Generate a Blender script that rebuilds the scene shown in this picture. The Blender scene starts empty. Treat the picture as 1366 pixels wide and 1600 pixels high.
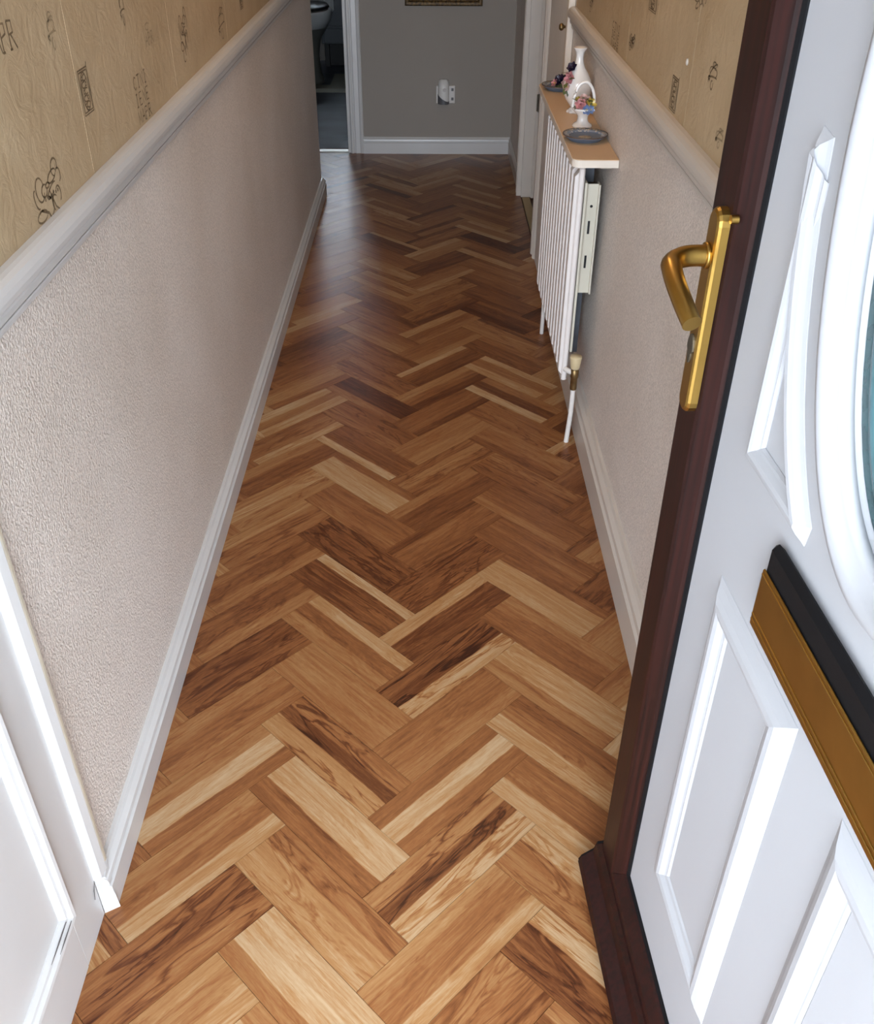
import bpy, math, random
from mathutils import Vector, Matrix
random.seed(7)
PI = math.pi
scene = bpy.context.scene
C = scene.collection

# ------------------------------------------------------------------ camera, world, exposure
F_PX, PITCH, YAW, ROLL, CAM_H = 1483.6, 0.614739, 0.009542, -0.0064117, 1.4
cam_data = bpy.data.cameras.new('camera')
cam_data.sensor_fit = 'HORIZONTAL'
cam_data.sensor_width = 36.0
cam_data.lens = F_PX / 1366.0 * 36.0
cam_data.clip_start = 0.02
cam = bpy.data.objects.new('camera', cam_data)
C.objects.link(cam)
fwd = Vector((math.sin(YAW)*math.cos(PITCH), math.cos(YAW)*math.cos(PITCH), -math.sin(PITCH)))
right = Vector((math.cos(YAW), -math.sin(YAW), 0))
down = fwd.cross(right)
r2 = right*math.cos(ROLL) + down*math.sin(ROLL)
d2 = -right*math.sin(ROLL) + down*math.cos(ROLL)
rot = Matrix((r2, -d2, -fwd)).transposed()
cam.matrix_world = Matrix.Translation((0, 0, CAM_H)) @ rot.to_4x4()
scene.camera = cam

world = bpy.data.worlds.new('overcast_sky')
scene.world = world
world.use_nodes = True
bg = world.node_tree.nodes['Background']
bg.inputs['Color'].default_value = (0.84, 0.94, 1.06, 1)
bg.inputs['Strength'].default_value = 1.0

scene.view_settings.view_transform = 'Standard'
scene.view_settings.look = 'None'
scene.view_settings.gamma = 1.0
scene.view_settings.use_curve_mapping = False
scene.view_settings.exposure = 4.15

WARM_FILL = 1.15      # strength of the unseen warm light added to lift the deep walls
def portal(name, loc, rot, sx, sy):
    l = bpy.data.lights.new(name, 'AREA')
    l.shape = 'RECTANGLE'; l.size = sx; l.size_y = sy
    l.cycles.is_portal = True
    o = bpy.data.objects.new(name, l)
    o.location = loc; o.rotation_euler = rot
    C.objects.link(o)
portal('added_porch_portal', (-0.06, -1.06, 1.13), (math.radians(90), 0, 0), 1.5, 2.45)
portal('far_window_portal', (-0.75, 8.08, 1.3), (math.radians(-90), 0, 0), 0.4, 0.6)

# ------------------------------------------------------------------ materials
def mat(name, col, rough=0.5, metal=0.0, noise=None, bump=None, spec=0.5, trans=0.0, col2=None, ior=None, coat=0.0):
    """principled; noise=(scale, amount[, stretch]) mixes col/col2; bump=(scale, strength, distance)"""
    m = bpy.data.materials.new(name); m.use_nodes = True
    nt = m.node_tree; n = nt.nodes; L = nt.links
    p = n['Principled BSDF']
    p.inputs['Base Color'].default_value = (*col, 1)
    p.inputs['Roughness'].default_value = rough
    p.inputs['Metallic'].default_value = metal
    p.inputs['Specular IOR Level'].default_value = spec
    p.inputs['Transmission Weight'].default_value = trans
    p.inputs['Coat Weight'].default_value = coat
    if ior: p.inputs['IOR'].default_value = ior
    tc = n.new('ShaderNodeTexCoord')
    if noise is None: noise = (6.0, 0.06)
    mp = n.new('ShaderNodeMapping')
    L.new(tc.outputs['Object'], mp.inputs['Vector'])
    if len(noise) > 2: mp.inputs['Scale'].default_value = noise[2]
    nz = n.new('ShaderNodeTexNoise'); nz.inputs['Scale'].default_value = noise[0]
    nz.inputs['Detail'].default_value = 5
    L.new(mp.outputs['Vector'], nz.inputs['Vector'])
    rmp = n.new('ShaderNodeValToRGB')
    c2 = col2 if col2 else tuple(c*(1-noise[1]) for c in col)
    rmp.color_ramp.elements[0].color = (*c2, 1); rmp.color_ramp.elements[0].position = 0.35
    rmp.color_ramp.elements[1].color = (*col, 1); rmp.color_ramp.elements[1].position = 0.65
    L.new(nz.outputs['Fac'], rmp.inputs['Fac'])
    L.new(rmp.outputs['Color'], p.inputs['Base Color'])
    if bump:
        bn = n.new('ShaderNodeTexNoise'); bn.inputs['Scale'].default_value = bump[0]; bn.inputs['Detail'].default_value = 3
        L.new(tc.outputs['Object'], bn.inputs['Vector'])
        bp = n.new('ShaderNodeBump'); bp.inputs['Strength'].default_value = bump[1]; bp.inputs['Distance'].default_value = bump[2]
        L.new(bn.outputs['Fac'], bp.inputs['Height']); L.new(bp.outputs['Normal'], p.inputs['Normal'])
    return m

def wood_plank_material():
    m = bpy.data.materials.new('multistrip_wood_plank'); m.use_nodes = True
    nt = m.node_tree; n = nt.nodes; L = nt.links
    p = n['Principled BSDF']
    tc = n.new('ShaderNodeTexCoord'); oi = n.new('ShaderNodeObjectInfo')
    def math_(op, a, b=None, clamp=False):
        q = n.new('ShaderNodeMath'); q.operation = op; q.use_clamp = clamp
        for i, v in enumerate((a, b)):
            if v is None: continue
            if isinstance(v, (int, float)): q.inputs[i].default_value = v
            else: L.new(v, q.inputs[i])
        return q.outputs[0]
    off = n.new('ShaderNodeCombineXYZ')
    L.new(math_('MULTIPLY', oi.outputs['Random'], 37.0), off.inputs[0])
    L.new(math_('MULTIPLY', oi.outputs['Random'], 91.0), off.inputs[1])
    L.new(math_('MULTIPLY', oi.outputs['Random'], 53.0), off.inputs[2])
    def coord(scale):
        mp = n.new('ShaderNodeMapping'); mp.vector_type = 'POINT'
        L.new(tc.outputs['Object'], mp.inputs['Vector'])
        mp.inputs['Scale'].default_value = scale
        add = n.new('ShaderNodeVectorMath'); add.operation = 'ADD'
        L.new(mp.outputs['Vector'], add.inputs[0]); L.new(off.outputs[0], add.inputs[1])
        return add.outputs[0]
    def noise(vec, sc, det=4, dist=0.0, rough=0.55):
        q = n.new('ShaderNodeTexNoise'); q.inputs['Scale'].default_value = sc
        q.inputs['Detail'].default_value = det; q.inputs['Distortion'].default_value = dist
        q.inputs['Roughness'].default_value = rough
        L.new(vec, q.inputs['Vector']); return q.outputs['Fac']
    sep = n.new('ShaderNodeSeparateXYZ'); L.new(tc.outputs['Object'], sep.inputs[0])
    y = sep.outputs['Y']
    wob = noise(coord((9, 14, 1)), 1.0, 3, 0.3)
    wob = math_('MULTIPLY', math_('SUBTRACT', wob, 0.5), 0.010)
    yy = math_('ADD', y, wob)
    # strip boundaries vary from plank to plank
    fr = math_('FRACT', math_('MULTIPLY', oi.outputs['Random'], 7.31))
    b1 = math_('ADD', -0.028, math_('MULTIPLY', fr, 0.020))
    b2 = math_('ADD', 0.012, math_('MULTIPLY', math_('FRACT', math_('MULTIPLY', oi.outputs['Random'], 13.7)), 0.020))
    def step(b):
        return math_('MULTIPLY', math_('ADD', math_('SUBTRACT', yy, b), 0.0008), 600.0, True)
    s1 = step(b1); s2 = step(b2)
    oc = n.new('ShaderNodeSeparateColor'); L.new(oi.outputs['Color'], oc.inputs[0])
    def mixf(f, a, b):
        q = n.new('ShaderNodeMix'); q.data_type = 'FLOAT'
        L.new(f, q.inputs[0]); L.new(a, q.inputs[2]); L.new(b, q.inputs[3]); return q.outputs[0]
    tone = mixf(s2, mixf(s1, oc.outputs[0], oc.outputs[1]), oc.outputs[2])
    # grain: long fine streaks, broader cathedral figure, dark heart streaks
    g1 = noise(coord((7, 150, 1)), 1.0, 5, 0.6, 0.65)
    g2 = noise(coord((4, 34, 1)), 1.0, 3, 1.6)
    ring = math_('FRACT', math_('MULTIPLY', g2, 9.0))
    ring = math_('ABSOLUTE', math_('SUBTRACT', ring, 0.5))
    g3 = noise(coord((3.2, 22, 1)), 1.0, 4, 1.2)
    streak = math_('SUBTRACT', 1.0, math_('MULTIPLY', math_('ABSOLUTE', math_('SUBTRACT', g3, 0.52)), 26.0), True)
    pores = noise(coord((90, 420, 1)), 1.0, 2)
    t = math_('ADD', tone, math_('MULTIPLY', math_('SUBTRACT', g1, 0.5), 0.55))
    t = math_('ADD', t, math_('MULTIPLY', math_('SUBTRACT', ring, 0.25), 0.13))
    t = math_('ADD', t, math_('MULTIPLY', math_('SUBTRACT', g2, 0.5), 0.35))
    t = math_('SUBTRACT', t, math_('MULTIPLY', streak, math_('MULTIPLY', oi.outputs['Alpha'], 0.36)))
    t = math_('ADD', t, math_('MULTIPLY', math_('SUBTRACT', pores, 0.5), 0.16))
    rmp = n.new('ShaderNodeValToRGB'); cr = rmp.color_ramp
    cr.elements[0].position = 0.0; cr.elements[0].color = WOOD[0]
    cr.elements[1].position = 1.0; cr.elements[1].color = WOOD[4]
    for pos, c in zip((0.28, 0.52, 0.76), WOOD[1:4]):
        e = cr.elements.new(pos); e.color = c
    L.new(t, rmp.inputs['Fac']); L.new(rmp.outputs['Color'], p.inputs['Base Color'])
    p.inputs['Roughness'].default_value = 0.36
    p.inputs['Specular IOR Level'].default_value = 0.30
    bp = n.new('ShaderNodeBump'); bp.inputs['Strength'].default_value = 0.10; bp.inputs['Distance'].default_value = 0.001
    L.new(g1, bp.inputs['Height']); L.new(bp.outputs['Normal'], p.inputs['Normal'])
    return m
WOOD = [(0.035, 0.009, 0.004, 1), (0.115, 0.036, 0.012, 1), (0.245, 0.095, 0.032, 1), (0.345, 0.178, 0.070, 1), (0.455, 0.315, 0.180, 1)]

def bead_border_material(name, c1, c2, scale):
    m = bpy.data.materials.new(name); m.use_nodes = True
    n = m.node_tree.nodes; L = m.node_tree.links; p = n['Principled BSDF']
    tc = n.new('ShaderNodeTexCoord'); v = n.new('ShaderNodeTexVoronoi'); v.inputs['Scale'].default_value = scale
    L.new(tc.outputs['Object'], v.inputs['Vector'])
    r = n.new('ShaderNodeValToRGB'); r.color_ramp.elements[0].color = (*c1, 1); r.color_ramp.elements[0].position = 0.3
    r.color_ramp.elements[1].color = (*c2, 1); r.color_ramp.elements[1].position = 0.5
    L.new(v.outputs['Distance'], r.inputs['Fac']); L.new(r.outputs['Color'], p.inputs['Base Color'])
    p.inputs['Roughness'].default_value = 0.3
    return m

M = {}
M['gloss'] = mat('white_gloss_paint', (0.60, 0.595, 0.59), 0.28, noise=(5, 0.05), bump=(60, 0.05, 0.001))
M['trimR'] = mat('cream_gloss_paint', (0.60, 0.55, 0.495), 0.30, noise=(5, 0.06), bump=(60, 0.05, 0.001))
M['yellowed'] = mat('yellowed_gloss_paint', (0.74, 0.68, 0.55), 0.35, noise=(12, 0.10))
def stipple_material():
    m = bpy.data.materials.new('stippled_wall_paint'); m.use_nodes = True
    n = m.node_tree.nodes; L = m.node_tree.links; p = n['Principled BSDF']; p.inputs['Roughness'].default_value = 0.48
    tc = n.new('ShaderNodeTexCoord')
    a = n.new('ShaderNodeTexNoise'); a.inputs['Scale'].default_value = 2.0; a.inputs['Detail'].default_value = 4; L.new(tc.outputs['Object'], a.inputs['Vector'])
    b = n.new('ShaderNodeTexNoise'); b.inputs['Scale'].default_value = 240; b.inputs['Detail'].default_value = 2; L.new(tc.outputs['Object'], b.inputs['Vector'])
    r = n.new('ShaderNodeValToRGB'); r.color_ramp.elements[0].color = (0.67, 0.60, 0.54, 1); r.color_ramp.elements[1].color = (0.77, 0.71, 0.66, 1)
    r.color_ramp.elements[0].position = 0.35; r.color_ramp.elements[1].position = 0.65; L.new(a.outputs['Fac'], r.inputs['Fac'])
    r2 = n.new('ShaderNodeValToRGB'); r2.color_ramp.elements[0].color = (0.84, 0.84, 0.84, 1); r2.color_ramp.elements[1].color = (1.06, 1.06, 1.06, 1)  # fine speckle puts the light and shade of the stipple into the colour
    r2.color_ramp.elements[0].position = 0.38; r2.color_ramp.elements[1].position = 0.62; L.new(b.outputs['Fac'], r2.inputs['Fac'])
    mx = n.new('ShaderNodeMix'); mx.data_type = 'RGBA'; mx.blend_type = 'MULTIPLY'; mx.inputs[0].default_value = 1.0
    L.new(r.outputs['Color'], mx.inputs[6]); L.new(r2.outputs['Color'], mx.inputs[7]); L.new(mx.outputs[2], p.inputs['Base Color'])
    bp = n.new('ShaderNodeBump'); bp.inputs['Strength'].default_value = 0.9; bp.inputs['Distance'].default_value = 0.003
    L.new(b.outputs['Fac'], bp.inputs['Height']); L.new(bp.outputs['Normal'], p.inputs['Normal'])
    return m
M['lower'] = stipple_material()
def paper_material():
    m = bpy.data.materials.new('parchment_wallpaper'); m.use_nodes = True
    n = m.node_tree.nodes; L = m.node_tree.links; p = n['Principled BSDF']; p.inputs['Roughness'].default_value = 0.66
    tc = n.new('ShaderNodeTexCoord')
    def nz(sc, det, dist=0.0, rough=0.6):
        q = n.new('ShaderNodeTexNoise'); q.inputs['Scale'].default_value = sc; q.inputs['Detail'].default_value = det; q.inputs['Distortion'].default_value = dist; q.inputs['Roughness'].default_value = rough
        L.new(tc.outputs['Object'], q.inputs['Vector']); return q.outputs['Fac']
    def ramp(f, c0, p0, c1, p1):
        r = n.new('ShaderNodeValToRGB'); r.color_ramp.elements[0].color = (*c0, 1); r.color_ramp.elements[0].position = p0
        r.color_ramp.elements[1].color = (*c1, 1); r.color_ramp.elements[1].position = p1; L.new(f, r.inputs['Fac']); return r.outputs['Color']
    base = ramp(nz(4.0, 6, 0.4), (0.41, 0.30, 0.175), 0.32, (0.50, 0.39, 0.25), 0.68)
    fleck = ramp(nz(38, 5, 1.2, 0.7), (1.0, 1.0, 1.0), 0.62, (0.55, 0.47, 0.36), 0.78)
    mx = n.new('ShaderNodeMix'); mx.data_type = 'RGBA'; mx.blend_type = 'MULTIPLY'; mx.inputs[0].default_value = 0.85
    L.new(base, mx.inputs[6]); L.new(fleck, mx.inputs[7]); L.new(mx.outputs[2], p.inputs['Base Color'])
    bp = n.new('ShaderNodeBump'); bp.inputs['Strength'].default_value = 0.42; bp.inputs['Distance'].default_value = 0.006
    L.new(nz(22, 6, 1.5, 0.62), bp.inputs['Height']); L.new(bp.outputs['Normal'], p.inputs['Normal'])
    return m
M['paper'] = paper_material()
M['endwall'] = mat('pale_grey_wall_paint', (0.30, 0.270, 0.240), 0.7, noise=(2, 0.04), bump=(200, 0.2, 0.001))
M['ceiling'] = mat('white_ceiling_paint', (0.75, 0.73, 0.70), 0.8, bump=(120, 0.3, 0.002))
M['print'] = mat('brown_wallpaper_ink', (0.10, 0.065, 0.032), 0.7, noise=(180, 0.4), col2=(0.20, 0.14, 0.075))
M['printfaint'] = mat('faded_wallpaper_ink', (0.33, 0.25, 0.15), 0.7, noise=(180, 0.2))
M['subfloor'] = mat('dark_floor_adhesive', (0.05, 0.022, 0.010), 0.8)
M['mahogany'] = mat('mahogany_woodgrain_foil', (0.026, 0.0065, 0.005), 0.45, noise=(1.0, 0.4, (160, 160, 5)), col2=(0.011, 0.004, 0.0035), spec=0.25)
M['gasket'] = mat('black_rubber', (0.006, 0.006, 0.007), 0.55, spec=0.15)
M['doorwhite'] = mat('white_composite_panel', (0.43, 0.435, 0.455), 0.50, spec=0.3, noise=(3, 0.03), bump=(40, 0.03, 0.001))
M['gold'] = mat('satin_gold_anodised', (0.47, 0.29, 0.075), 0.30, metal=1.0, noise=(30, 0.1))
M['golddark'] = mat('keyhole_dark_metal', (0.10, 0.085, 0.06), 0.4, metal=0.6)
M['teal'] = mat('obscure_teal_glass', (0.045, 0.115, 0.125), 0.22, noise=(60, 0.25), bump=(90, 0.10, 0.002), trans=0.25)
M['tealband'] = mat('pale_teal_glass_border', (0.085, 0.20, 0.23), 0.2, noise=(40, 0.15), trans=0.2)
M['radwhite'] = mat('radiator_enamel', (0.74, 0.69, 0.66), 0.35, noise=(4, 0.04))
M['radcream'] = mat('old_cream_enamel', (0.62, 0.58, 0.48), 0.4, noise=(8, 0.08))
M['slot'] = mat('dark_slot', (0.01, 0.01, 0.012), 0.8)
M['gapdark'] = mat('dark_blue_grey', (0.09, 0.10, 0.12), 0.5, metal=0.3, noise=(20, 0.3))
M['shelf'] = mat('peach_shelf_paint', (0.60, 0.41, 0.24), 0.42, noise=(3, 0.06))
M['lip'] = mat('cream_shelf_edge', (0.74, 0.66, 0.57), 0.4, noise=(8, 0.05))
M['valvecap'] = mat('aged_ivory_plastic', (0.62, 0.50, 0.30), 0.4)
M['brass'] = mat('aged_brass', (0.30, 0.20, 0.09), 0.4, metal=0.9, noise=(60, 0.3))
M['pipe'] = mat('painted_pipe', (0.72, 0.68, 0.64), 0.35)
M['china'] = mat('white_bone_china', (0.82, 0.78, 0.74), 0.12, noise=(4, 0.02), coat=0.5)
M['blue'] = mat('matte_blue_stoneware', (0.135, 0.165, 0.225), 0.55, noise=(25, 0.12))
M['bluerim'] = bead_border_material('cameo_leaf_border', (0.56, 0.50, 0.42), (0.16, 0.20, 0.27), 150)
M['rimdark'] = mat('brown_lined_rim', (0.10, 0.065, 0.05), 0.4)
M['cameo'] = mat('cameo_relief', (0.34, 0.27, 0.19), 0.5, noise=(150, 0.4))
M['pink'] = mat('pink_porcelain_petal', (0.62, 0.26, 0.27), 0.3, noise=(140, 0.35))
M['palepink'] = mat('pale_pink_petal', (0.72, 0.48, 0.44), 0.3, noise=(140, 0.25))
M['yellow'] = mat('yellow_porcelain_petal', (0.62, 0.45, 0.08), 0.3, noise=(140, 0.25))
M['bluepetal'] = mat('blue_porcelain_petal', (0.20, 0.28, 0.50), 0.3, noise=(140, 0.3))
M['violet'] = mat('dark_violet_petal', (0.020, 0.012, 0.035), 0.25, noise=(140, 0.3))
M['leaf'] = mat('green_porcelain_leaf', (0.13, 0.15, 0.05), 0.35, noise=(120, 0.4))
M['darkred'] = mat('dark_red_centre', (0.16, 0.02, 0.03), 0.4)
M['socket'] = mat('white_socket_plastic', (0.66, 0.64, 0.62), 0.4)
M['device'] = mat('pale_device_plastic', (0.74, 0.73, 0.71), 0.3)
M['greyplast'] = mat('dark_grey_plastic', (0.10, 0.10, 0.11), 0.4)
M['gilt'] = mat('antique_gilt_frame', (0.16, 0.095, 0.03), 0.45, metal=0.3, noise=(90, 0.6), col2=(0.03, 0.018, 0.008), bump=(120, 0.6, 0.004))
M['canvas'] = mat('dark_painted_canvas', (0.10, 0.085, 0.06), 0.6, noise=(9, 0.5))
M['vinyl'] = mat('blue_grey_vinyl_floor', (0.105, 0.122, 0.148), 0.6, noise=(3.5, 0.3, (1, 2, 1)), spec=0.2)
M['carpet'] = mat('olive_room_carpet', (0.10, 0.08, 0.05), 0.95, bump=(400, 0.5, 0.004))
M['strip'] = mat('brass_threshold_strip', (0.34, 0.22, 0.07), 0.35, metal=0.8)
M['alustrip'] = mat('silver_threshold_strip', (0.50, 0.48, 0.43), 0.4, metal=0.7)
M['hinge'] = mat('tarnished_hinge', (0.16, 0.13, 0.10), 0.45, metal=0.8, noise=(80, 0.5))
M['ceramic'] = mat('glazed_white_ceramic', (0.62, 0.66, 0.68), 0.08, noise=(3, 0.02), coat=0.6)
M['pedestal'] = mat('cream_pedestal', (0.17, 0.18, 0.165), 0.3)
M['cabinet'] = mat('slate_cabinet', (0.08, 0.095, 0.11), 0.4)
M['cream'] = mat('cream_cotton_mat', (0.25, 0.255, 0.215), 0.9, bump=(300, 0.5, 0.004))
M['black'] = mat('black_plastic', (0.012, 0.013, 0.014), 0.5)
M['paving'] = mat('grey_paving', (0.42, 0.40, 0.38), 0.9, noise=(6, 0.2), bump=(40, 0.4, 0.01))
M['brick'] = mat('rendered_front_wall', (0.45, 0.40, 0.36), 0.9, bump=(80, 0.4, 0.004))
M['glass'] = mat('clear_glass', (0.95, 0.98, 1.0), 0.0, trans=1.0, ior=1.1)
M['crack'] = mat('paint_crack', (0.10, 0.09, 0.085), 0.8)
M['plank'] = wood_plank_material()
def glow(name, col, strength):
    m = bpy.data.materials.new(name); m.use_nodes = True; p = m.node_tree.nodes['Principled BSDF']
    p.inputs['Base Color'].default_value = (0.8, 0.78, 0.72, 1); p.inputs['Emission Color'].default_value = (*col, 1); p.inputs['Emission Strength'].default_value = strength
    return m
M['warmfill'] = glow('added_warm_glow', (1.0, 0.66, 0.36), WARM_FILL)

# ------------------------------------------------------------------ mesh helpers
class MB:
    def __init__(s): s.v = []; s.f = []; s.sm = []
    def add(s, verts, faces, smooth=False):
        o = len(s.v); s.v += [tuple(p) for p in verts]
        for f in faces: s.f.append(tuple(i+o for i in f)); s.sm.append(smooth)
    def box(s, x0, x1, y0, y1, z0, z1, b=0.0):
        if x0 > x1: x0, x1 = x1, x0
        if y0 > y1: y0, y1 = y1, y0
        if z0 > z1: z0, z1 = z1, z0
        if b <= 0:
            s.add([(x0,y0,z0),(x1,y0,z0),(x1,y1,z0),(x0,y1,z0),(x0,y0,z1),(x1,y0,z1),(x1,y1,z1),(x0,y1,z1)],
                  [(0,3,2,1),(4,5,6,7),(0,1,5,4),(1,2,6,5),(2,3,7,6),(3,0,4,7)])
        else:
            # chamfered box: three insets
            V = []; idx = {}
            for ix, X in enumerate((x0, x1)):
                for iy, Y in enumerate((y0, y1)):
                    for iz, Z in enumerate((z0, z1)):
                        sx, sy, sz = (1-2*ix), (1-2*iy), (1-2*iz)
                        idx[ix,iy,iz,0] = len(V); V.append((X, Y+sy*b, Z+sz*b))
                        idx[ix,iy,iz,1] = len(V); V.append((X+sx*b, Y, Z+sz*b))
                        idx[ix,iy,iz,2] = len(V); V.append((X+sx*b, Y+sy*b, Z))
            g = lambda a,b_,c,k: idx[a,b_,c,k]
            Fs = [(g(0,0,0,0),g(0,0,1,0),g(0,1,1,0),g(0,1,0,0)),(g(1,0,0,0),g(1,1,0,0),g(1,1,1,0),g(1,0,1,0)),
                  (g(0,0,0,1),g(1,0,0,1),g(1,0,1,1),g(0,0,1,1)),(g(0,1,0,1),g(0,1,1,1),g(1,1,1,1),g(1,1,0,1)),
                  (g(0,0,0,2),g(0,1,0,2),g(1,1,0,2),g(1,0,0,2)),(g(0,0,1,2),g(1,0,1,2),g(1,1,1,2),g(0,1,1,2))]
            for a in (0,1):
                for c in (0,1):
                    Fs.append((g(a,c,0,0),g(a,c,1,0),g(a,c,1,1),g(a,c,0,1)))
                    Fs.append((g(a,0,c,0),g(a,1,c,0),g(a,1,c,2),g(a,0,c,2)))
                    Fs.append((g(0,a,c,1),g(1,a,c,1),g(1,a,c,2),g(0,a,c,2)))
            for a in (0,1):
                for b_ in (0,1):
                    for c in (0,1): Fs.append((g(a,b_,c,0),g(a,b_,c,1),g(a,b_,c,2)))
            s.add(V, Fs)
        return s
    def loft(s, rings, closed_ring=True, cap=True, smooth=True, closed_path=False):
        n = len(rings[0]); V = [p for r in rings for p in r]; Fs = []
        m = len(rings)
        for i in range(m if closed_path else m-1):
            j2 = (i+1) % m
            for k in range(n if closed_ring else n-1):
                k2 = (k+1) % n
                Fs.append((i*n+k, i*n+k2, j2*n+k2, j2*n+k))
        s.add(V, Fs, smooth)
        if cap and not closed_path:
            s.add(list(rings[0]), [tuple(reversed(range(n)))]); s.add(list(rings[-1]), [tuple(range(n))])
        return s
    def lathe(s, prof, c=(0,0,0), seg=32, smooth=True, sx=1.0, sy=1.0, ring=False):
        rings = []
        for r, z in prof:
            rings.append([(c[0]+r*sx*math.cos(2*PI*k/seg), c[1]+r*sy*math.sin(2*PI*k/seg), c[2]+z) for k in range(seg)])
        return s.loft(rings, True, not ring, smooth, closed_path=ring)
    def tube(s, pts, rad, seg=10, smooth=True, flat=1.0, closed=False):
        pts = [Vector(p) for p in pts]; rings = []
        up = Vector((0,0,1)); n = len(pts)
        for i, p in enumerate(pts):
            if closed: t = (pts[(i+1) % n]-pts[i-1]).normalized()
            else: t = (pts[min(i+1,n-1)]-pts[max(i-1,0)]).normalized()
            u = up if abs(t.dot(up)) < 0.95 else Vector((1,0,0))
            a = t.cross(u).normalized(); b = a.cross(t).normalized()
            r = rad[i] if isinstance(rad, (list, tuple)) else rad
            rings.append([p + a*r*math.cos(2*PI*k/seg) + b*r*flat*math.sin(2*PI*k/seg) for k in range(seg)])
        return s.loft(rings, True, True, smooth, closed_path=closed)
    def poly(s, pts, vec):
        """prism from planar polygon pts extruded by vec"""
        n = len(pts); v = Vector(vec)
        P = [Vector(p) for p in pts]
        s.add(P + [p+v for p in P], [tuple(reversed(range(n))), tuple(range(n, 2*n))] + [(k, (k+1) % n, n+(k+1) % n, n+k) for k in range(n)])
        return s
    def build(s, name, material, parent=None, loc=None):
        me = bpy.data.meshes.new(name)
        me.from_pydata(s.v, [], s.f)
        me.polygons.foreach_set('use_smooth', s.sm)
        me.materials.append(material)
        import bmesh
        bm = bmesh.new(); bm.from_mesh(me); bmesh.ops.recalc_face_normals(bm, faces=bm.faces); bm.to_mesh(me); bm.free()
        o = bpy.data.objects.new(name, me); C.objects.link(o)
        if loc: o.location = loc
        if parent: o.parent = parent
        return o

def tag(o, label, cat=None, group=None, kind=None):
    o['label'] = label
    if cat: o['category'] = cat
    if group: o['group'] = group
    if kind: o['kind'] = kind
    return o
def thing(name, label, cat, loc=(0,0,0), rz=0.0, kind=None):
    o = bpy.data.objects.new(name, None); o.empty_display_size = 0.05; C.objects.link(o)
    o.location = loc; o.rotation_euler = (0, 0, rz)
    return tag(o, label, cat, kind=kind)

# ------------------------------------------------------------------ setting
XL, XR = -0.522, 0.440         # wall planes of the hall
YB = 5.41                      # end wall
YF = 0.06                      # inside of the front wall
LEND = 4.66                    # left wall ends here, hall opens to the left
HC = 2.40
tag(MB().box(-1.7, 0.62, YF-0.14, YB+0.10, -0.12, -0.0026).build('floor', M['subfloor']), 'herringbone wood plank floor of the hallway', 'floor', kind='structure')
floor = bpy.data.objects['floor']
tag(MB().box(-1.8, 1.9, -0.10, 8.2, HC, HC+0.1).build('ceiling', M['ceiling']), 'white painted hallway ceiling', 'ceiling', kind='structure')
wl = tag(MB().box(XL-0.10, XL, YF-0.16, LEND, -0.1, HC).build('wall_left', M['lower']), 'left wall, textured beige below the dado and patterned paper above', 'wall', kind='structure')
DY0, DY1, DH = 3.86, 4.64, 2.02     # doorway in the right wall
wr = MB(); wr.box(XR, XR+0.10, YF-0.16, DY0, -0.1, HC).box(XR, XR+0.10, DY1, YB+0.1, -0.1, HC).box(XR, XR+0.10, DY0, DY1, DH, HC)
wr = tag(wr.build('wall_right', M['lower']), 'right wall with radiator, beige below the dado and patterned paper above', 'wall', kind='structure')
EX0, EX1 = -1.12, -0.435            # doorway in the end wall
wb = MB(); wb.box(EX1, XR, YB, YB+0.10, -0.1, HC).box(-1.7, EX0, YB, YB+0.10, -0.1, HC).box(EX0, EX1, YB, YB+0.10, DH, HC)
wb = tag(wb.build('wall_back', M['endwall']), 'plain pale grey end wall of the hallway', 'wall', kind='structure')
FX0, FX1 = -0.50, 0.372
wf = MB(); wf.box(-1.8, FX0, YF-0.16, YF, -0.1, HC).box(FX1, 1.9, YF-0.16, YF, -0.1, HC).box(FX0, FX1, YF-0.16, YF, 2.08, HC)
tag(wf.build('wall_front', M['brick']), 'front wall of the house around the entrance doorway', 'wall', kind='structure')
# side passage and neighbouring rooms (seen only through openings)
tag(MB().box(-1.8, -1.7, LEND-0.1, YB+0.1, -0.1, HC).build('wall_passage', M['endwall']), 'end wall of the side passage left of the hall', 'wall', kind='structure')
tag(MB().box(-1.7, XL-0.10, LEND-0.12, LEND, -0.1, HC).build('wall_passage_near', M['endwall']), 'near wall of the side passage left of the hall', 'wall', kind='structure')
tag(MB().box(-1.8, 0.62, YB+0.10, 8.2, -0.12, -0.004).build('floor_bathroom', M['vinyl']), 'blue grey vinyl floor beyond the far doorway', 'floor', kind='structure')
br = MB(); br.box(-1.8, -1.7, YB+0.1, 8.2, 0, HC).box(0.52, 0.62, YB+0.1, 8.2, 0, HC)
br.box(-1.7, -0.95, 8.1, 8.2, 0, HC).box(-0.55, 0.52, 8.1, 8.2, 0, HC).box(-0.95, -0.55, 8.1, 8.2, 0, 1.0).box(-0.95, -0.55, 8.1, 8.2, 1.6, HC)
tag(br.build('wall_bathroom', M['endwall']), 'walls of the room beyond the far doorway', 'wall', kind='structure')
win = thing('window_1', 'white framed window at the back of the far room', 'window', (-0.75, 8.12, 1.0), kind='structure')
w = MB(); w.box(-0.20,-0.165,-0.02,0.04,0,0.6).box(0.165,0.20,-0.02,0.04,0,0.6).box(-0.165,0.165,-0.02,0.04,0,0.035).box(-0.165,0.165,-0.02,0.04,0.565,0.6).box(-0.165,0.165,-0.02,0.04,0.38,0.41)
w.build('window_frame', M['gloss'], win)
for z0, z1 in ((0.036, 0.379), (0.411, 0.564)): MB().box(-0.164, 0.164, 0.008, 0.012, z0, z1).build('pane', M['glass'], win)
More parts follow.
